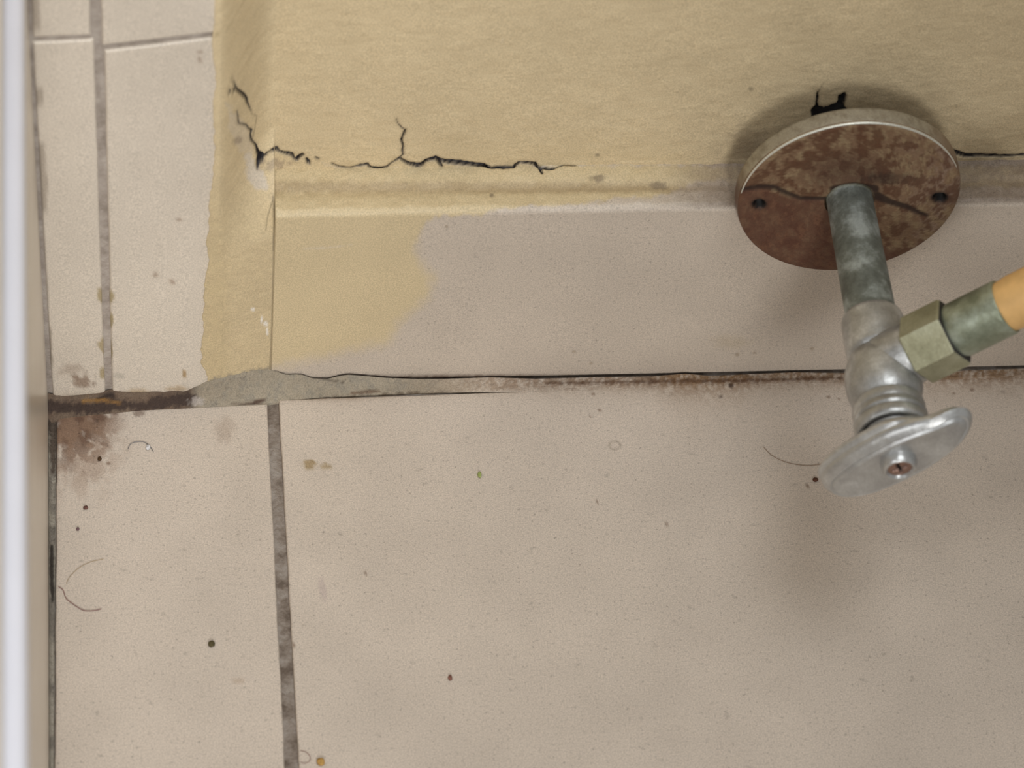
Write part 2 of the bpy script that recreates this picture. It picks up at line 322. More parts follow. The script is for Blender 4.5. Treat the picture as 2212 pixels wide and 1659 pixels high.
# ---- painted plaster wall with its lap over the tile, cracks and hole
CR = [[(501, 169, .6), (506, 181, .9), (510, 193, 2.0), (517, 198, 3.0), (524, 204, 3.2), (531, 212, 2.6), (534, 222, 1.6), (543, 240, .5)],
      [(494, 201, 1.6), (502, 198, 1.2), (510, 194, 1.6)], [(495, 193, .5), (500, 199, 1)],
      [(512, 240, .6), (514, 250, .9), (515, 266, 1.1), (524, 268, .9), (532, 270, 1.2), (536, 277, 1), (543, 281, 1.8), (541, 291, 1.2), (542, 302, 1.6), (552, 313, 1.6), (555, 322, 1.8), (557, 330, 3.4), (563, 336, 6), (561, 346, 6), (557, 355, 3), (556, 365, .8)],
      [(569, 338, 1), (578, 331, 1.4), (586, 327, 2.2), (596, 321, 3), (603, 328, 1.6), (612, 330, 2), (622, 332, 3.4), (630, 334, 3), (634, 341, 1.5), (641, 344, 3), (648, 337, 2.6), (654, 334, 2)],
      [(662, 343, 1.5), (666, 350, 3), (669, 354, 1)], [(682, 340, 1), (688, 343, 1)],
      [(717, 353, .4), (734, 360, .8), (756, 362, .7), (768, 359, 1), (778, 357, 2.0), (793, 355, 2.1), (799, 361, 1.6), (807, 363, 1.8), (826, 363, 2.0), (836, 360, 1.3), (845, 352, .9), (855, 346, .9), (863, 341, 1.8), (873, 348, 2), (882, 353, 3), (901, 357, 4), (912, 355, 3), (918, 348, 2.2), (930, 344, 2.8), (940, 343, 4), (950, 347, 3.6), (960, 349, 3.6), (988, 352, 4), (1016, 355, 3.6), (1044, 359, 4), (1052, 362, 3.6), (1061, 365, 2.4), (1074, 363, 2.6), (1086, 364, 3.2), (1109, 364, 2.8), (1113, 357, 2), (1122, 351, 2), (1140, 352, 2.2), (1155, 354, 3), (1160, 362, 2.4), (1168, 365, 2.6), (1193, 368, 1.6), (1205, 365, .9), (1218, 361, .9), (1243, 360, .8)],
      [(948, 350, 3), (954, 359, 2.2)], [(1164, 366, 2), (1171, 375, 1.8)],
      [(863, 340, .9), (871, 333, .9), (869, 325, 1.5), (871, 316, 1.3), (867, 303, 1.8), (870, 295, 1.5), (874, 286, 1.3), (875, 280, .9)], [(875, 280, .2), (868, 277, .3), (860, 268, .4), (856, 257, .3)],
      [(2050, 326, 4), (2066, 331, 4), (2085, 337, 3.2), (2120, 336, 2.4), (2160, 338, 2.2), (2212, 334, 1.6), (2300, 333, 1.6)]]
CR = [[(a, b, w_*1.22) for a, b, w_ in p] for p in CR]
HOLE = [(1760, 300), (1754, 262), (1752, 238), (1761, 227), (1764, 206), (1767, 194), (1768, 215), (1767, 229), (1778, 231), (1794, 228), (1808, 222), (1812, 208), (1825, 200), (1828, 212), (1822, 226), (1838, 247), (1850, 300)]
HAIR = [[(1778, 178, .2), (1772, 190, .3), (1768, 196, .6)], [(590, 425, 2), (592, 470, 1.4), (590, 540, .4)], [(588, 435, .8), (578, 470, .6), (574, 500, .3)], [(593, 440, .6), (587, 700, .5), (583, 797, .9)], [(542, 245, .3), (555, 250, .3), (548, 290, .3), (545, 300, .3)]]
def cf_plaster(u, v, X):
    N = fbm(u, v, 30, 21); N2 = fbm(u, v, 10, 24); N3 = fbm(u, v, 150, 28)
    c = np.ones(u.shape+(3,))*C_PAINT*(1+.07*(N3-.5))[..., None]
    c = mixc(c, C_PAINTD, .8*np.clip(1-ss(u, 470, 510), 0, 1)*ss(v, 200, 700))
    c = mixc(c, C_PAINTD, .35*ss(v, 380, 500))
    # bare filler and plaster showing
    for P, a in [([(495, 245), (515, 240), (533, 268), (545, 300), (548, 330), (520, 330), (500, 300), (492, 270)], .40),
                 ([(528, 335), (545, 330), (556, 362), (570, 372), (580, 400), (575, 412), (550, 406), (532, 385)], .85),
                 ([(488, 225), (505, 228), (508, 250), (494, 255)], .4)]:
        c = mixc(c, C_CHIP, a*ss(-poly_d(u, v, P)-(.5-N2)*16, -3, 5))
    c = mixc(c, lin(138, 122, 108), .6*ss(-ell(u, v, 512, 303, 16, 10)-(.5-N2), -1.2, -.4)+.5*ss(-ell(u, v, 592, 355, 40, 15)-(.5-N2)*1.6, -1.2, -.4))
    lo = line_d(u, v, [(690, 350, 1), (760, 374, 4), (860, 366, 8), (960, 380, 4), (1100, 385, 3), (1240, 376, 2)])
    c = mixc(c, C_CHIP, .45*ss(-lo-(.5-N2)*14, -2, 6))
    c = mixc(c, lin(146, 130, 112), .10*ss(v, 372, 392)*ss(N2, .35, .6))
    for x, y, a, b in [(546, 668, 5, 4), (574, 700, 6, 6), (577, 715, 4, 10), (565, 690, 3, 10), (1085, 90, 4, 3)]: c = mixc(c, lin(226, 220, 210), .9*ss(-ell(u, v, x, y, a, b)-(.5-N2), -1.2, -.6))
    for x, y in [(1622, 193), (1290, 335)]: c = mixc(c, lin(110, 100, 84), .5*ss(-ell(u, v, x, y, 6, 5), -1.3, -.5))
    # cement smear low on the strip
    lim = np.interp(u, [430, 470, 592], [828, 816, 786])
    c = mixc(c, C_CEM, ss(v-lim-(.5-N2)*26, -3, 7))
    # darker, greyer tone beside the pipe hole and along the foot at right
    c = mixc(c, lin(128, 112, 96), .5*ss(-ell(u, v, 1660, 330, 120, 60)-(.5-N)*1.3, -1.3, -.3)*ss(u, 1500, 1600))
    c = mixc(c, lin(150, 134, 116), .5*ss(u, 1480, 1600)*ss(v, 320, 400)*(.4+N2))
    # groove of the tile joint that runs on under the paint
    c = mixc(c, lin(150, 132, 98), .55*ss(-line_d(u, v, [(452, 84, 2), (470, 74, 2.4), (490, 60, 2), (503, 46, .6)]), -2, 1))
    dmin = np.full(u.shape, 99.)
    for p in CR: dmin = np.minimum(dmin, line_d(u, v, p)+(.5-N2)*1.2)
    dmin = np.minimum(dmin, poly_d(u, v, HOLE)+(.5-N2)*6)
    c = mixc(c, lin(134, 118, 94), .35*(1-ss(dmin, 0, 7)))
    c = mixc(c, C_BLACK, ss(-dmin, -1.3, .9))
    for p in HAIR: c = mixc(c, lin(108, 96, 76), .6*ss(-line_d(u, v, p), -1.6, .4))
    return c, dmin
XJ = hit(597, 100, (0, YW, 0), (0, 1, 0))[0]
def wall_back_build():
    z1 = hit(1106, 130, (0, YW, 0), (0, 1, 0))[2]; z0 = hit(1106, 0, (0, YW, 0), (0, 1, 0))[2]
    zs = np.concatenate([np.arange(0, H, .0009), np.arange(H, H+.052, .00042), np.arange(H+.052, z0+.02, .0016), np.arange(z0+.03, ZT, .05), [ZT]])
    sA = np.linspace(0, 1, 84); xr = np.concatenate([np.arange(XJ+.00035, .238, .00035), np.arange(.24, .93, .03)])
    ns, nr_ = len(sA), len(xr); Z, _ = np.meshgrid(zs, np.zeros(ns+nr_), indexing='ij')
    # ragged left edge of the paint, read on the tile plane
    vpt = np.array([-700, -60, 0, 60, 100, 130, 190, 260, 320, 400, 430, 470, 520, 560, 640, 700, 780, 815, 845, 880]); upt = np.array([468, 466, 466, 464, 459, 461, 466, 461, 464, 459, 450, 452, 447, 450, 440, 439, 436, 446, 450, 452])
    zt = np.array([on_left(u_, v_)[2] for u_, v_ in zip(upt, vpt)]); xt = np.array([on_left(u_, v_)[0] for u_, v_ in zip(upt, vpt)])
    o_ = np.argsort(zt); xl = np.interp(zs, zt[o_], xt[o_])+(fbm(zs*1000, zs*0, 3.2, 31, 3)-.5)*.0016
    X = np.concatenate([xl[:, None]+(XJ-xl)[:, None]*sA[None], np.repeat(xr[None], len(zs), 0)], 1)
    ylap = YL(X)-.00035
    up_ = ylap+(YW-ylap)*ss(X, on_left(472, 300)[0], XJ)**.8
    lowy = ylap+(0.0001-ylap)*np.clip((X-on_left(478, 600)[0])/(X591-on_left(478, 600)[0]), 0, 1)
    lowy = np.where(X > X591+.0005, YW, lowy)
    bl = np.where(X < X591+.0003, ss(Z, H-.013, H+.020), ss(Z, H-.002, H+.0045))
    Y = lowy*(1-bl)+up_*bl; Y = np.where(X > XJ, YW, Y)
    P = np.stack([X, Y, Z], -1); u, v = proj(P); c, dm = cf_plaster(u, v, X)
    und = (fbm(u, v, 60, 33, 3)-.5)*.0007
    Y = Y+und*ss(X, XJ-.01, XJ+.005)*(Z > H+.002)+.0016*ss(-dm, -.6, 2.2)
    # slow swell of the plaster just above the ledge
    P[..., 1] = Y
    first = P[:, :1].copy(); first[..., 1] += .0009; P = np.concatenate([first, P], 1); c = np.concatenate([c[:, :1], c], 1)
    nr, nc = P.shape[:2]
    o = make('wall_back', P.reshape(-1, 3), gridfaces(nr, nc), M_plaster, None, c.reshape(-1, 3), kind='structure')
    o['label'] = 'cracked wall of yellow painted plaster above the skirting'; return o
wall_back = wall_back_build()
# ---- skirting tile with rounded upper edge, painted at its left end
PAINTED = [(560, 360), (2400, 360), (2400, 405), (1590, 400), (1560, 388), (1500, 392), (1400, 428), (1340, 423), (1270, 440), (1140, 443), (1060, 455), (1040, 466), (960, 464), (925, 478), (905, 510), (895, 545), (915, 575), (935, 600), (925, 640), (893, 668), (860, 700), (845, 738), (800, 748), (740, 762), (665, 778), (600, 792), (570, 800)]
def cf_skirt(u, v, top):
    N = fbm(u, v, 24, 41); N2 = fbm(u, v, 9, 44); N3 = fbm(u, v, 90, 48)
    c = np.ones(u.shape+(3,))*lin(196, 184, 170)*(1+.05*(N3-.5))[..., None]
    d = poly_d(u, v, PAINTED); hard = 5+16*ss(v, 480, 560)
    m = ss(-d-(.5-N2)*14-(.5-N)*12, -hard, hard); c = mixc(c, lin(202, 185, 150), m)
    c = mixc(c, C_CHIP, .5*ss(-line_d(u, v, [(655, 537, 1), (700, 536, 2), (760, 528, .5)])-(.5-N2)*4, -2, 2))
    c = mixc(c, C_CHIP, .3*ss(-line_d(u, v, [(1150, 452, 3), (1330, 446, 4), (1500, 436, 4), (1590, 436, 3)])-(.5-N2)*8, -3, 4))
    # grimy ledge at right, darker stripe along its painted left part
    g = ss(u, 1380, 1600)*top; c = mixc(c, lin(120, 105, 92), g*(.6+.35*N2))
    g = top*(1-ss(u, 1380, 1600)); c = mixc(c, lin(150, 130, 102), g*.55*ss(-np.abs(v-404)/14-(.5-N2)*.7, -1.2, -.2))
    c = mixc(c, lin(92, 80, 72), .55*ss(-ell(u, v, 1290, 386, 20, 7)-(.5-N2), -1.2, -.4)+.5*ss(-ell(u, v, 1425, 400, 22, 9)-(.5-N2), -1.2, -.4)+.6*ss(-ell(u, v, 1062, 422, 5, 5), -1.3, -.6))
    c = mixc(c, C_DIRT, ss(u, 590, 1000)*.75*ss(v, 803, 813)*np.clip(1-(812-v)/10, 0, 1)*(.4+N2))
    gl = np.interp(u, GLU, GLV); c = mixc(c, lin(52, 36, 28), .95*ss(-(np.abs(v-gl)-1.1-.9*ss(u, 640, 900)), -1.6, .6)*(.35+.65*ss(u, 600, 780)))
    c = mixc(c, lin(108, 82, 52), .35*ss(v-gl, -9, 0)*ss(N2, .45, .7)*ss(u, 800, 1500))
    for x, y, a in [(1240, 760, 4), (1277, 785, 3.5), (1754, 753, 5), (1593, 766, 5), (1630, 762, 4), (965, 490, 4)]: c = mixc(c, lin(132, 110, 84), .5*ss(-ell(u, v, x, y, a, a*.8), -1.5, -.4))
    c = mixc(c, lin(168, 150, 112), .25*ss(-ell(u, v, 1580, 738, 50, 18)-(.5-N2), -1.2, -.2))
    c = mixc(c, lin(126, 112, 88), .4*ss(-np.abs(u-np.interp(v, [430, 797], [594, 584]))+1.2, -1.8, 0))
    return c
GLU = [100, 592, 618, 652, 674, 708, 736, 753, 792, 834, 890, 960, 1058, 1156, 1281, 1407, 1480, 1534, 1642, 1715, 1816, 2066, 2212, 2500]
GLV = [802, 801, 807, 808, 816, 817, 810, 808, 811, 815, 817, 817, 814, 817, 813.6, 812, 806, 811, 806, 803, 804.6, 800, 795, 788]
base_back = make('baseboard_back', np.array([[X591, .004, 0], [.93, .004, 0], [.93, YW+.004, 0], [X591, YW+.004, 0], [X591, .004, H-.003], [.93, .004, H-.003], [.93, YW+.004, H-.003], [X591, YW+.004, H-.003]]),
                 [(0, 1, 5, 4), (1, 2, 6, 5), (2, 3, 7, 6), (3, 0, 4, 7), (4, 5, 6, 7)], M_bed, smooth=False, kind='structure')
base_back['label'] = 'thick tile skirting with a dirty ledge, its left end painted over'
def skirt_tile(x0, x1, fine):
    r = .0024
    prof = [(0, z) for z in np.arange(.0006, H-r, .0006)]+[(r*(1-math.cos(a)), H-r+r*math.sin(a)) for a in np.linspace(0, math.pi/2, 14)]
    prof += [(y, H) for y in np.arange(r+.0004, YW+.0009, .00045)]
    prof = np.array(prof); xs = np.arange(x0, x1, .0004 if fine else .02); xs = np.append(xs[:-1], x1)
    PY, XX = np.meshgrid(prof[:, 0], xs, indexing='ij'); PZ, _ = np.meshgrid(prof[:, 1], xs, indexing='ij')
    P = np.stack([XX, PY, PZ], -1); u, v = proj(P); top = ss(PZ, H-.0018, H-.0003)
    fil = ss(PY, .0085, YW)*.0009*(1-.7*ss(u, 1250, 1600)); dip = -.0005*np.exp(-((PY-.0085)/.002)**2)
    P[..., 2] += top*(fil+dip+(fbm(u, v, 26, 55)-.5)*.0009)
    P[..., 1] += (1-top)*(fbm(u, v, 120, 57, 2)-.5)*.0004*ss(PZ, .004, .02)
    if fine:
        dk = np.full(u.shape, 99.)
        for p in CR[6:12]: dk = np.minimum(dk, line_d(u, v, p)+(fbm(u, v, 10, 24)-.5)*1.2)
        dk = np.where(PY > .006, dk, 99.); P[..., 2] -= .0012*ss(-dk, -.6, 2.2)
    c = cf_skirt(u, v, top) if fine else np.ones(u.shape+(3,))*lin(196, 184, 170)
    if fine: c = mixc(c, C_BLACK, ss(-dk, -1.3, .9))
    sp = 1-ss(-poly_d(u, v, PAINTED), -6, 8)*1.0 if fine else np.ones(u.shape)
    nr, nc = PY.shape; V = P.reshape(-1, 3); f = gridfaces(nr, nc)
    # end caps + back
    k0 = len(V); left = [i*nc for i in range(nr)]; rt = [i*nc+nc-1 for i in range(nr)]
    V = np.vstack([V, [[x0, YW, .0006], [x1, YW, .0006]]]); C = np.vstack([c.reshape(-1, 3), [C_PAINTD, C_PAINTD]]); C = np.hstack([C, np.append(sp.ravel(), [0, 0])[:, None]])
    f = [tuple(q) for q in f]; f.append(tuple(left+[k0])); f.append(tuple(rt[::-1]+[k0+1])); f.append((k0, k0+1, nc-1, 0)); 
    return make('tile', V, f, M_tile, base_back, C)
skirt_tile(X591+.00005, .292, True); skirt_tile(.2945, .60, False); skirt_tile(.6025, .93, False)
# ---- mortar fillet where floor and walls meet
def fillet():
    us = np.arange(104, 2330, 2.6); ts = np.array([0, .05, .14, .25, .36, .47, .58, .69, .79, .87, .93, .97, 1.0, 1.0])
    lu = [100, 140, 200, 240, 300, 400, 560, 602, 700, 900, 1150, 1500, 1816, 2212, 2400]; lv = [915, 906, 899, 896, 890, 884, 874, 868, 857, 847, 838, 827, 820, 812, 806]
    uu = [100, 150, 205, 240, 300, 400, 432, 460, 500, 560, 592]; uv = [858, 864, 858, 851, 855, 852, 838, 826, 815, 804, 801]
    Lv = np.interp(us, lu, lv); Uv = np.where(us < 592, np.interp(us, uu, uv), np.interp(us, GLU, GLV)+.7)
    Uv = Uv+(fbm(us, us*0, 22, 61)-.5)*5*(us < 640)
    Lv = Lv+9*ss(us, 900, 1150)
    lo = hitv(us, Lv, (0, 0, -.0003), (0, 0, 1))
    left = hitv(us, Uv, PL+NL*.0012, NL); X478 = on_left(478, 830)[0]
    # front surface of strip plane between tile edge and skirting
    A = np.array([X478, YL(X478)-.0009, 0]); B = np.array([X591, -.0004, 0]); nn = nz([(B-A)[1], -(B-A)[0], 0])
    mid = hitv(us, Uv, A, nn); rt = hitv(us, Uv, (0, -.00045, 0), (0, 1, 0))
    lo[:, 2] = -.0003+.00042*ss(us, 900, 1100)
    up_ = np.where((us < 470)[:, None], left, np.where((us < 592)[:, None], mid, rt))
    k = np.exp(-((us-470)/14)**2)[:, None]
    V = []; T = []
    for i, t in enumerate(ts):
        p = lo*(1-t)+up_*t
        sag = math.sin(math.pi*t)*.25; hgt = np.clip(up_[:, 2]-lo[:, 2], 0, 1)
        p[:, 2] -= sag*hgt*.5; p[:, 2] += (fbm(us, us*0+t*40, 13, 63)-.5)*.0006*math.sin(math.pi*t)
        if i == len(ts)-1: p[:, 1] += np.where(us < 598, .0016, 0); p[:, 2] += np.where(us < 598, .0004, -.0009)
        V.append(p); T.append(np.full(len(us), t))
    V.insert(0, V[0]+np.stack([us*0, us*0, -.0011+.0009*ss(us, 900, 1100)], -1)); T.insert(0, T[0])
    P = np.array(V); u, v = proj(P); T = np.array(T)
    N = fbm(u, v, 20, 64); N2 = fbm(u, v, 8, 66); c = np.ones(u.shape+(3,))*C_CEM
    c = mixc(c, lin(136, 130, 118), ss(.5*N+.5*N2, .45, .62)*.7)
    c = mixc(c, lin(160, 142, 120), ss(u, 780, 1100)*(.5+.4*N))
    wq = ss(u, 900, 1120)[..., None]; c = c*(1-wq)+cf_floor(u, v+3)*wq
    c = mixc(c, lin(116, 88, 60), .6*ss(u, 900, 1350)*ss(.5*N2+.5*fbm(u, v, 5, 97, 2)+.2*N, .46, .74)*.55)
    c = mixc(c, lin(96, 78, 64), (1-ss(u, 400, 440))*(.75+.25*N))
    dk = line_d(u, v, [(112, 880, 14), (150, 880, 10), (200, 884, 11), (240, 872, 15), (300, 880, 7), (330, 872, 12), (410, 862, 14)])
    c = mixc(c, lin(60, 48, 43), (1-ss(dk+(.5-N2)*24, -5, 5))*.9); c = mixc(c, lin(46, 36, 32), .9*ss(-line_d(u, v, [(205, 866, 4), (228, 856, 6), (244, 852, 5)])-(.5-N2)*8, -3, 3))
    c = mixc(c, lin(150, 112, 60), .7*ss(-line_d(u, v, [(180, 866, 3), (225, 864, 4), (260, 870, 2)])-(.5-N2)*8, -3, 3))
    c = mixc(c, lin(176, 168, 160), .7*ss(-ell(u, v, 425, 868, 16, 10)-(.5-N2)*1.5, -1.2, -.5))
    c = mixc(c, lin(70, 50, 42), .9*ss(-line_d(u, v, [(500, 873, .8), (545, 871, 2.5), (560, 867, 4), (575, 866, 1)]), -2.5, 1))
    c = mixc(c, lin(92, 74, 56), .6*(1-ss(T, .0, .12))*ss(N2, .35, .6)*ss(u, 600, 800)*(1-ss(u, 900, 1000)))
    c = mixc(c, lin(88, 62, 44), .7*ss(-line_d(u, v, [(760, 849, 2), (800, 846, 3), (820, 845, 1)]), -3, 1)+.8*ss(-line_d(u, v, [(1180, 828, 1.5), (1400, 824, 3), (1600, 822, 3), (1820, 816, 2)])-(.5-N2)*8, -4, 2))
    c = mixc(c, lin(50, 36, 28), .9*ss(T, .975, .99)*ss(u, 590, 800))
    for p in ([(592, 801, .6), (652, 808, 1), (700, 818, .8), (742, 826, .5), (748, 818, .4)], [(675, 816, .8), (740, 826, .6)]): c = mixc(c, lin(96, 86, 76), .7*ss(-line_d(u, v, p), -1.6, .5))
    nr, nc = u.shape
    return make('grout_fillet', P.reshape(-1, 3), gridfaces(nr, nc), M_grout, floor, c.reshape(-1, 3))
fillet()
# ---- low partition at far left (beige side, white bead on top)
pa = FL(104.5, 880); pb = FL(106, 1655); qa = FL(106.5, 880); qb = FL(113.5, 1655); slp = (pb[0]-pa[0])/(pb[1]-pa[1])
def XP(y): return pa[0]+slp*(y-pa[1])
def XB(y): return qa[0]+(qb[0]-qa[0])/(qb[1]-qa[1])*(y-qa[1])
RIMZ = .2165
low = bpy.data.objects.new('low_partition', None); COL.objects.link(low); low.location = (XP(-.3), -.3, 0)
low['label'] = 'low glossy beige partition with a white rounded edge strip at the far left'; low['category'] = 'partition'
def loc(o, root): o.matrix_parent_inverse = Matrix.Translation(-root.location)
def part_panel():
    y0 = YL(-.07)-.0004; y1 = -.60; w_ = .045; e = .0008
    V = []
    for y in (y0, y1):
        x = XP(y); V += [[x-e, y, .0002], [x, y, .0012], [x, y, RIMZ-e], [x-e, y, RIMZ], [x-w_, y, RIMZ], [x-w_, y, .0002]]
    f = [tuple(range(5, -1, -1)), tuple(range(6, 12))]+[(i, (i+1) % 6, 6+(i+1) % 6, 6+i) for i in range(6)]
    o = make('side_panel', np.array(V), f, M_beige, low, smooth=False); loc(o, low)
    # rounded white bead
    V = []; f = []; n = 16; ys = [y0, y0-.0015, y1+.0015, y1]; sc_ = [.82, 1, 1, .82]
    for y, s_ in zip(ys, sc_):
        for k in range(n):
            a = 2*math.pi*k/n; cx = XB(y)-.0024; V.append([cx+.0029*s_*np.sign(math.cos(a))*abs(math.cos(a))**.7, y, RIMZ+.0035+.0036*s_*np.sign(math.sin(a))*abs(math.sin(a))**.7])
    for j in range(3): f += [(j*n+k, j*n+(k+1) % n, (j+1)*n+(k+1) % n, (j+1)*n+k) for k in range(n)]
    f += [tuple(range(n-1, -1, -1)), tuple(range(3*n, 4*n))]
    o = make('edge_strip', np.array(V), f, M_white, low, label='white rounded edge strip'); loc(o, low)
part_panel()
# caulk between partition and floor / wall
def caulk():
    ys = np.concatenate([np.arange(-.006, -.16, -.0006), np.arange(-.165, -.6, -.02)]); ts = np.linspace(0, 1, 9); V = []
    c118 = FL(122, 893); e118 = FL(118, 1655)
    for t in ts:
        x0 = np.array([XP(y) for y in ys])+.0001; x1 = c118[0]+(e118[0]-c118[0])*(ys-c118[1])/(e118[1]-c118[1])-.0002
        V.append(np.stack([x0*(1-t)+x1*t, ys, -.0004-.0007*math.sin(math.pi*t)+.0011*(1-t)+0*ys], -1))
    P = np.array(V); u, v = proj(P); N2 = fbm(u, v, 10, 71); N = fbm(u, v, 30, 72); c = np.ones(u.shape+(3,))*lin(150, 144, 132)
    c = mixc(c, lin(112, 106, 98), ss(N, .38, .62)*.8)
    c = mixc(c, lin(66, 52, 42), .85*ss(-line_d(u, v, [(112, 890, 16), (116, 940, 10), (114, 1020, 4)])-(.5-N2)*10, -4, 4))
    c = mixc(c, lin(44, 38, 34), .95*ss(-line_d(u, v, [(112, 1180, 3), (111, 1230, 5), (113, 1275, 5), (114, 1300, 1)])-(.5-N2)*5, -3, 2))
    nr, nc = u.shape; make('caulk_line', P.reshape(-1, 3), gridfaces(nr, nc, flip=True), M_grout, floor, c.reshape(-1, 3))
caulk()
# ================================================================== OBJECTS
def ring_mesh(prof, n, frame, closed_ends=(True, True), poly=None):
    """prof: (distance along axis, radius) in mm; frame = origin, axis, e1, e2"""
    O, A, E1, E2 = [np.array(x, float) for x in frame]; V = []; f = []
    for a, r in prof:
        for k in range(n):
            th = 2*math.pi*(k+.5)/n if poly else 2*math.pi*k/n
            V.append(O+A*a*.001+(E1*math.cos(th)+E2*math.sin(th))*r*.001)
    m = len(prof)
    for j in range(m-1): f += [(j*n+k, j*n+(k+1) % n, (j+1)*n+(k+1) % n, (j+1)*n+k) for k in range(n)]
    if closed_ends[0]: f.append(tuple(range(n-1, -1, -1)))
    if closed_ends[1]: f.append(tuple(range((m-1)*n, m*n)))
    return V, f
def merge(*parts):
    V = []; F_ = []
    for v, f in parts:
        k = len(V); V += list(v); F_ += [tuple(i+k for i in q) for q in f]
    return np.array(V), F_
def fixn(o):
    import bmesh
    bm = bmesh.new(); bm.from_mesh(o.data); bmesh.ops.recalc_face_normals(bm, faces=bm.faces); bm.to_mesh(o.data); bm.free()
def autosmooth(o, ang=35):
    import bmesh
    bm = bmesh.new(); bm.from_mesh(o.data); lim = math.radians(ang)
    for e in bm.edges:
        if len(e.link_faces) == 2 and e.calc_face_angle(0) > lim: e.smooth = False
    bm.to_mesh(o.data); bm.free()
FA = .0065                                   # depth of the cover plate
fc = hit(1835, 431, (0, -FA, 0), (0, 1, 0)); AX = np.array([0, -1., 0]); EX = np.array([1., 0, 0]); EZ = np.array([0, 0, 1.])
# ---- rusty cover plate (hollow shell with central hole and two screw holes)
def plate():
    R = 33.4; nth = 220; rad = np.concatenate([np.linspace(7.6, 31.6, 54), [32.4, 32.9, 33.2, 33.35, 33.4]])
    th = np.linspace(0, 2*math.pi, nth, endpoint=False); RR, TH = np.meshgrid(rad, th, indexing='ij')
    x = RR*np.cos(TH); z = RR*np.sin(TH); y = np.zeros_like(x)
    e = np.clip((RR-32.0)/1.4, 0, 1); y += 1.2*(1-np.sqrt(np.clip(1-e*e, 0, 1)))                  # rolled edge
    y -= .5*(1-ss(RR, 7.6, 12))                                                                    # raised collar
    P = np.stack([fc[0]+x*.001, fc[1]+y*.001, fc[2]+z*.001], -1); u, v = proj(P)
    N = fbm(u, v, 19, 81, 5); N2 = fbm(u, v, 8, 84); N3 = fbm(u, v*1.5, 60, 86)
    dent_shadow = np.minimum(line_d(u, v, [(1603, 410, 2), (1640, 404, 3), (1672, 405, 3.5), (1700, 418, 3), (1730, 429, 2), (1790, 430, 2)]), line_d(u, v, [(1800, 410, 5), (1845, 402, 5), (1890, 410, 7)]))
    dent_shadow = np.minimum(dent_shadow, line_d(u, v, [(1895, 425, 8), (1925, 438, 4), (1960, 448, 4), (1985, 460, 3), (2003, 466, 1)]))  # dent line; its wide start also paints the pipe's shadow
    low_ = ss(v-np.interp(u, [1590, 1640, 1700, 1790, 1850, 1900, 2000, 2075], [408, 404, 424, 430, 440, 520, 600, 600]), -2, 6)
    c = np.ones(u.shape+(3,))*lin(126, 100, 76)
    c = mixc(c, lin(150, 130, 100), ss(N2, .45, .62)*.8)
    c = mixc(c, lin(160, 142, 128), .5*ss(u, 1900, 2060)*ss(N, .4, .6))
    c = mixc(c, lin(88, 54, 34), ss(N+.5*(N2-.5)+.25*(N3-.5), .49, .60)*.8)
    c = mixc(c, lin(80, 54, 42), .6*(1-ss(ell(u, v, 1830, 375, 120, 60), .3, 1.1)))
    c = mixc(c, lin(90, 56, 42), low_*(.80+.3*(N-.5)))
    c = mixc(c, lin(118, 84, 62), low_*ss(N2+.4*(N-.5), .52, .7)*.6)
    c = mixc(c, lin(44, 28, 22), .92*ss(-dent_shadow, -5, 1))
    c = mixc(c, lin(40, 28, 24), .55*ss(-ell(u, v, 1915, 385, 60, 14)-(.5-N2), -1.3, -.3))  # pipe's shadow painted at the upper right of its base
    y += np.where(dent_shadow < 6, .35*(1-ss(dent_shadow, -2, 6)), 0)
    hd = []
    for hx, hy, ra, rb in [(1640, 441, 15, 9.5), (2030, 427, 17, 10)]:
        k = ell(u, v, hx, hy, ra, rb); y += 2.6*(1-ss(k, .55, 1.0)); c = mixc(c, lin(70, 44, 34), .6*(1-ss(k, 1.0, 2.0))); c = mixc(c, lin(10, 8, 8), 1-ss(k, .85, 1.3))  # shallow dimples; the darkness of the screw holes is painted in
    P[..., 1] = fc[1]+y*.001
    nr, nc = x.shape; V = list(P.reshape(-1, 3)); C = list(c.reshape(-1, 3)); f = []
    for j in range(nr-1):
        for k in range(nc): f.append((j*nc+k, (j+1)*nc+k, (j+1)*nc+(k+1) % nc, j*nc+(k+1) % nc))
    root = make('cover_plate', np.array(V), f, M_rust, None, np.array(C), label='round rusty brown cover plate around the valve pipe, standing off the wall', cat='cover plate'); fixn(root)
    # rim wall, back lip and inner tube
    ys = [1.2, 1.9, 3.5, 5.2, 6.1, 6.3, 6.3, 2.6]; rr = [33.4, 33.55, 33.6, 33.65, 33.6, 33.2, 32.2, 32.2]
    V = []; C = []; f = []
    for j, (yy, r_) in enumerate(zip(ys, rr)):
        for k in range(nth):
            a = th[k]; V.append([fc[0]+r_*math.cos(a)*.001, fc[1]+yy*.001, fc[2]+r_*math.sin(a)*.001])
    V = np.array(V); u, v = proj(V); N2 = fbm(u, v, 11, 88)
    c = np.ones((len(V), 3))*lin(168, 162, 148); zz = (V[:, 2]-fc[2])/.0336
    c = mixc(c, lin(104, 70, 50), ss(-zz+.25*(N2-.5), -.45, .1)); c = mixc(c, lin(120, 110, 92), .5*ss(N2, .5, .7))
    c = mixc(c, lin(120, 84, 60), .6*ss(u, 1990, 2060))
    for j in range(len(ys)-1): f += [(j*nth+k, j*nth+(k+1) % nth, (j+1)*nth+(k+1) % nth, (j+1)*nth+k) for k in range(nth)]
    o = make('rim', V, f, M_bead, root, c, label='grey metal rim of the plate'); fixn(o)
    # highlight on the plate's upper front edge, put in as a pale bead
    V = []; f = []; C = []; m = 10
    aa = np.linspace(math.radians(22), math.radians(176), 120)
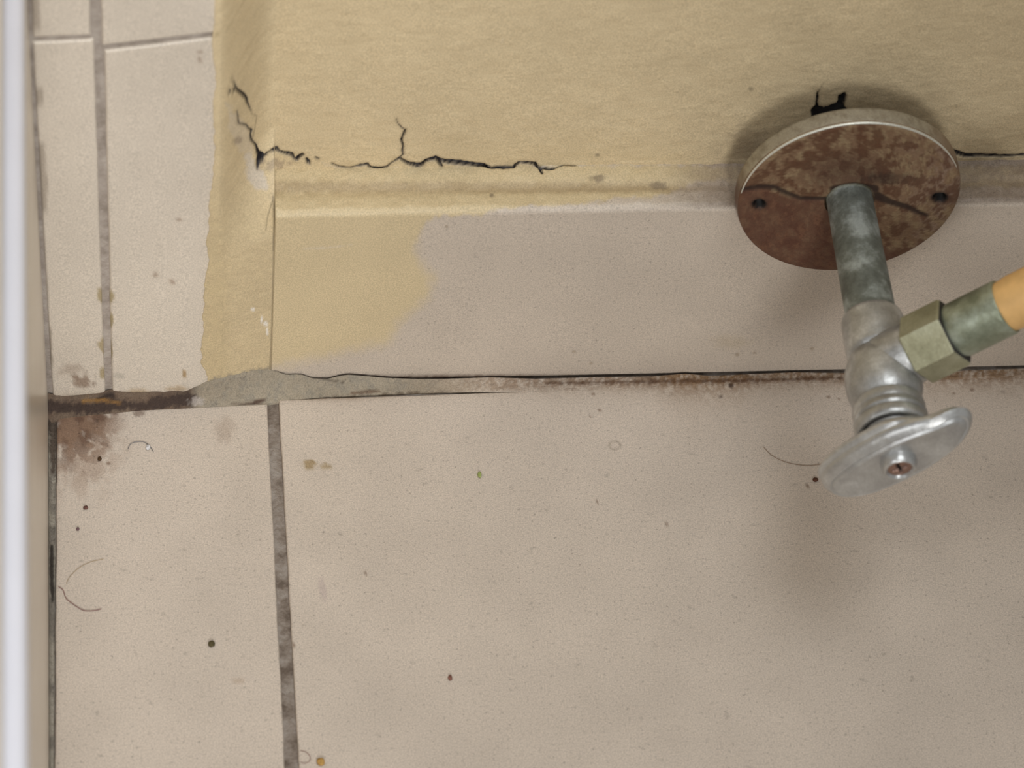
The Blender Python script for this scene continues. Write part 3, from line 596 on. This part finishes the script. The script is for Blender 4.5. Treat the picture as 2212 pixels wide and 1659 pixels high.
    for i, a in enumerate(aa):
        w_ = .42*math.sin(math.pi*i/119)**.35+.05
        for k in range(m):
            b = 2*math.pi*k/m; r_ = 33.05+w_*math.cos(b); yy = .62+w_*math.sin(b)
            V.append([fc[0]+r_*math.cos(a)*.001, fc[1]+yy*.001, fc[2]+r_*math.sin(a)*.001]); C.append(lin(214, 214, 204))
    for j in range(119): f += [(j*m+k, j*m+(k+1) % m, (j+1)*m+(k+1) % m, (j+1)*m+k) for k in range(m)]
    o = make('edge_highlight', np.array(V), f, M_bead, root, np.array(C), label='highlight along the upper edge of the plate, built as a pale bead'); fixn(o)
plate()
# ---- shut-off valve
valve = bpy.data.objects.new('shutoff_valve', None); COL.objects.link(valve); valve.location = tuple(fc+np.array([0, YW+FA, 0]))
valve['label'] = 'dull chrome shut-off valve with oval handle on a pipe through the rusty plate'; valve['category'] = 'valve'
def vpart(name, V, f, m, label=None, parent=None, smooth=True, ang=35):
    o = make(name, V, f, m, parent or valve, label=label, smooth=smooth); fixn(o)
    if smooth: autosmooth(o, ang)
    if parent is None: loc(o, valve)
    return o
fr = (fc, AX, EX, EZ)
V, f = ring_mesh([(-24, 6.9), (0, 6.9), (18, 7.1), (36, 7.35), (47, 7.4)], 48, fr); V = np.array(V)
vpart('pipe', V, f, M_pipe, 'mottled grey-green pipe')
prof = [(45.5, 7.3), (45.6, 8.3), (46.3, 8.9), (47.5, 9.15), (52, 9.2), (58.5, 9.1), (59.6, 8.8), (60.1, 8.35), (60.7, 8.8), (61.5, 9.3), (63.5, 10.1), (66, 10.8), (69.5, 11.1), (73, 10.9), (75.5, 10.3), (77, 9.7), (77.6, 9.3), (78.2, 9.2)]
OA = 64.2; oc = fc+AX*OA*.001; ang = math.radians(40); OD = np.array([math.cos(ang), 0, math.sin(ang)]); OP = np.array([-math.sin(ang), 0, math.cos(ang)])
fo = (oc, OD, AX, OP)
body = merge(ring_mesh(prof, 56, fr), ring_mesh([(2, 9.4), (8, 9.3), (9.5, 9.2), (11.5, 8.8), (12.2, 7.9)], 44, fo))
vb = vpart('valve_body', body[0], body[1], M_body)
bon = [(77.6, 9.2), (77.9, 9.9), (78.6, 10.35), (80.3, 10.5), (81.3, 10.15), (82.2, 10.55), (83.4, 10.75), (84.2, 10.35), (85.0, 10.75), (86.6, 10.9), (87.6, 10.7), (88.1, 10.2), (88.2, 9.5), (86.8, 9.3)]
V, f = ring_mesh(bon, 56, fr, (False, False)); vpart('bonnet', np.array(V), f, M_body, 'ribbed collar of the valve')
V, f = ring_mesh([(86.4, 9.5), (88.2, 9.25), (88.3, 8.9), (88.2, 8.2)], 48, fr, (False, False)); vpart('gasket', np.array(V), f, M_ring, 'dark ring')
V, f = ring_mesh([(86.5, 8.7), (89.6, 8.7), (90.1, 8.4), (90.1, 7.4), (91.8, 7.4), (92.6, 7.4)], 48, fr); vpart('packing_nut', np.array(V), f, M_body)
# oval handle: lofted shells in its own plane
ha = math.radians(43); H1 = np.array([math.cos(ha), 0, math.sin(ha)]); H2 = np.array([-math.sin(ha), 0, math.cos(ha)])
def handle():
    n = 120; rings = [(91.8, 6.5, 13, 8), (91.3, 10.2, 22.0, 12.0), (91.7, 11.7, 23.8, 14), (92.7, 12.4, 24.6, 15), (93.5, 12.3, 24.6, 16.5), (94.0, 11.5, 24.2, 20), (94.4, 11.1, 24.0, 23), (95.2, 11.2, 24.1, 23.6), (96.2, 10.8, 23.9, 24.6), (97.1, 9.7, 23.1, 24.2), (97.75, 8.6, 22.2, 23.4), (97.5, 8.0, 21.6, 22.8), (98.2, 7.4, 21.0, 22.2), (98.3, 6.8, 20.2, 21.4), (98.2, 5.9, 18.6, 19.8), (98.1, 4.6, 14, 15), (98.1, 3.0, 8, 8), (98.1, 1.2, 3, 3)]
    V = []; f = []
    for a, w_, l, lr in rings:
        for k in range(n):
            t = 2*math.pi*k/n; c_, s_ = math.cos(t), math.sin(t); e = 2/2.35
            x = (lr if c_ > 0 else l)*np.sign(c_)*abs(c_)**e; y = w_*np.sign(s_)*abs(s_)**e
            if x > 4: y *= 1-.13*min(1, (x-4)/12)                         # right lobe narrower
            aa = a-2.9*(max(0, x-14)/10)**2-.9*(max(0, -x-12)/12)**2      # ends curl back
            V.append(fc+AX*aa*.001+H1*x*.001+H2*y*.001)
    m = len(rings)
    for j in range(m-1): f += [(j*n+k, j*n+(k+1) % n, (j+1)*n+(k+1) % n, (j+1)*n+k) for k in range(n)]
    f.append(tuple(range((m-1)*n, m*n))); f.append(tuple(range(n-1, -1, -1)))
    hd = vpart('handle', np.array(V), f, M_handle, 'oval chrome handle')
    V, f = ring_mesh([(97.0, 5.4), (98.4, 5.2), (99.9, 4.9), (100.8, 4.6), (101.1, 4.2), (101.0, 3.8), (100.2, 3.3), (99.8, 3.2)], 36, fr, (False, False)); vpart('screw_boss', np.array(V), f, M_handle, None, hd)
    # countersunk screw with a cross recess: faceted cross grooves
    ng = 36; rad = [0, .25, .5, .8, 1.1, 1.4, 1.7, 2.0, 2.4, 2.8, 3.2, 3.45]; V = []; f = []; C = []
    for r_ in rad:
        for k in range(ng*2):
            t = 2*math.pi*k/(ng*2); x = r_*math.cos(t); z = r_*math.sin(t); xr = x*math.cos(.5)+z*math.sin(.5); zr = -x*math.sin(.5)+z*math.cos(.5)
            inn = min(abs(xr), abs(zr)) < .5 and max(abs(xr), abs(zr)) < 2.2
            V.append(fc+AX*(100.6-.10*r_-(1.3 if inn else 0))*.001+EX*x*.001+EZ*z*.001); C.append(lin(38, 32, 32) if inn else lin(146, 116, 102))
    n2 = ng*2
    for j in range(len(rad)-1): f += [(j*n2+k, j*n2+(k+1) % n2, (j+1)*n2+(k+1) % n2, (j+1)*n2+k) for k in range(n2)]
    o = make('screw', np.array(V), f, M_bead, hd, np.array(C), label='small cross-head screw'); fixn(o)
handle()
# compression nut (hexagon) on the outlet
def hexnut():
    R = 10.4; prof = [(11.4, 8.4), (11.6, R*.95), (12.1, R), (24.1, R), (24.7, R*.95), (24.8, 7.8)]
    O, A = oc, OD; rot = math.radians(50); E1 = AX*math.cos(rot)+OP*math.sin(rot); E2 = -AX*math.sin(rot)+OP*math.cos(rot)
    V, f = ring_mesh(prof, 6, (O, A, E1, E2), (False, False), poly=True)
    return vpart('compression_nut', np.array(V), f, M_nut, 'greenish hexagonal nut', smooth=False)
hexnut()
_r = math.radians(50); V, f = ring_mesh([(24.72, 9.9), (24.9, 9.75), (24.92, 7.9)], 6, (oc, OD, AX*math.cos(_r)+OP*math.sin(_r), -AX*math.sin(_r)+OP*math.cos(_r)), (False, False), poly=True); vpart('nut_end_face', np.array(V), f, M_ring, 'dark grimy end of the nut', smooth=False)
# ---- supply hose with its sleeve: runs up to the right and out of the frame
hose = bpy.data.objects.new('supply_hose', None); COL.objects.link(hose); hose.location = tuple(oc+OD*.028)
hose['label'] = 'orange-beige water hose with grey-green metal sleeve screwed to the valve'; hose['category'] = 'hose'
def hpart(name, V, f, m, label=None):
    o = make(name, V, f, m, hose, label=label); fixn(o); autosmooth(o, 40); loc(o, hose); return o
V, f = ring_mesh([(24.7, 7.6), (25.2, 7.9), (26.0, 8.2), (30, 8.25), (40, 8.25), (41.2, 8.2), (41.6, 7.9), (41.5, 7.3), (37, 7.2)], 56, fo, (True, False)); hpart('sleeve', np.array(V), f, M_sleeve, 'grey-green metal sleeve')
def hosetube():
    pts = []; p = oc+OD*.038; d = OD.copy()
    for i in range(40):
        pts.append((p.copy(), d.copy())); k = i*.0
        if i > 6: d = nz(d+np.array([-.02, .004, .05])*.7)
        p = p+d*.0075
    n = 40; V = []; f = []
    for j, (p, d) in enumerate(pts):
        e2 = nz(np.cross(d, AX)); e1 = nz(np.cross(e2, d)); r_ = 7.85 if j else 7.0
        for k in range(n): V.append(p+(e1*math.cos(2*math.pi*k/n)+e2*math.sin(2*math.pi*k/n))*r_*.001)
    for j in range(len(pts)-1): f += [(j*n+k, j*n+(k+1) % n, (j+1)*n+(k+1) % n, (j+1)*n+k) for k in range(n)]
    f += [tuple(range(n-1, -1, -1)), tuple(range((len(pts)-1)*n, len(pts)*n))]
    hpart('hose', np.array(V), f, M_hose, 'orange-beige hose')
hosetube()
# ================================================================== SMALL THINGS ON THE FLOOR
def crumb(u, v, ru, rv, color, label, seed, grp=None, name='dirt_crumb', cat='crumb'):
    p = FL(u, v); rnd = np.random.RandomState(seed); V = []; f = []; n = 10; m = 6
    for j in range(m+1):
        ph = math.pi*j/m-math.pi/2
        for k in range(n):
            t = 2*math.pi*k/n; q = 1+.28*(rnd.rand()-.5)
            V.append([p[0]+ru/7000*math.cos(ph)*math.cos(t)*q, p[1]+rv/5400*math.cos(ph)*math.sin(t)*q, .00045+.6*min(ru, rv)/7000*math.sin(ph)*q])
    V = np.array(V); V[:, 2] += .00002-V[:, 2].min()
    for j in range(m): f += [(j*n+k, j*n+(k+1) % n, (j+1)*n+(k+1) % n, (j+1)*n+k) for k in range(n)]
    return make(name, V, f, simple(name+'_matter', color, .9, 900, .25, (900, .5, .0003), .2), None, label=label, cat=cat)
crumb(457, 1393, 7.5, 6, lin(84, 76, 52), 'largest dark crumb, on the narrow floor tile at the left, low in the picture', 1)
crumb(185, 1098, 5.5, 4, lin(104, 74, 66), 'small dark crumb near the partition, halfway along the narrow floor tile', 2)
crumb(215, 993, 4.5, 4.5, lin(72, 52, 34), 'tiny dark crumb next to the brown stain in the left corner', 3)
crumb(168, 1144, 3.5, 3.5, lin(110, 86, 90), 'tiny purple-grey crumb near the partition, below another small one', 4)
crumb(972, 1466, 5, 5, lin(132, 92, 80), 'small reddish crumb alone on the large floor tile', 5)
crumb(1761, 1038, 6, 4.5, lin(86, 58, 44), 'dark brown crumb just left of the valve handle', 6)
crumb(1036, 1027, 4.5, 7, lin(150, 160, 98), 'tiny green leaf scrap on the large floor tile', 7, name='leaf_scrap', cat='scrap')
crumb(693, 1648, 9, 7, lin(176, 140, 80), 'ochre crumb beside the grout joint at the bottom of the picture', 8)
def hair(pts, rpx, color, label, name='hair_strand', lifts=None, onp=None):
    P = [FL(u, v)+np.array([0, 0, .00022]) for u, v in pts]
    # catmull-rom
    Q = []; A = [2*P[0]-P[1]]+P+[2*P[-1]-P[-2]]
    for i in range(1, len(A)-2):
        for t in np.linspace(0, 1, 7, endpoint=False):
            Q.append(.5*((2*A[i])+(-A[i-1]+A[i+1])*t+(2*A[i-1]-5*A[i]+4*A[i+1]-A[i+2])*t*t+(-A[i-1]+3*A[i]-3*A[i+1]+A[i+2])*t**3))
    Q.append(P[-1]); n = 6; V = []; f = []
    for j, p in enumerate(Q):
        d = nz(Q[min(j+1, len(Q)-1)]-Q[max(j-1, 0)]); e1 = nz(np.cross(d, [0, 0, 1.])); e2 = np.cross(e1, d)
        r_ = rpx/7000*(1 if 0 < j < len(Q)-1 else .3)
        for k in range(n): V.append(p+(e1*math.cos(2*math.pi*k/n)+e2*math.sin(2*math.pi*k/n))*r_)
    for j in range(len(Q)-1): f += [(j*n+k, j*n+(k+1) % n, (j+1)*n+(k+1) % n, (j+1)*n+k) for k in range(n)]
    return make(name, np.array(V), f, simple(name+'_fibre', color, .6), None, label=label, cat='hair')
hair([(126, 1268), (136, 1275), (143, 1293), (160, 1307), (180, 1319), (200, 1320), (220, 1316)], 1.1, lin(140, 110, 104), 'brown curved hair lying by the partition, hooked to the left edge of the narrow tile')
hair([(143, 1262), (150, 1248), (170, 1228), (195, 1215), (225, 1208)], .6, lin(172, 152, 122), 'faint fair hair just above the brown hair beside the partition')
hair([(276, 972), (282, 960), (296, 955), (312, 956), (324, 965), (332, 978)], .9, lin(128, 124, 122), 'small grey hair arched near the top of the narrow floor tile')
hair([(1648, 965), (1668, 985), (1700, 1000), (1735, 1006), (1765, 1005), (1800, 998)], .6, lin(138, 116, 96), 'long thin hair reaching the left end of the valve handle')
hair([(648, 1622), (662, 1626), (670, 1636), (668, 1646), (656, 1650), (650, 1646)], .8, lin(164, 140, 130), 'small curled hair beside the grout joint at the bottom of the picture')
crumb(320, 968, 5, 6, lin(206, 204, 204), 'white lint fleck next to the small grey hair', 9, name='lint_fleck', cat='lint')
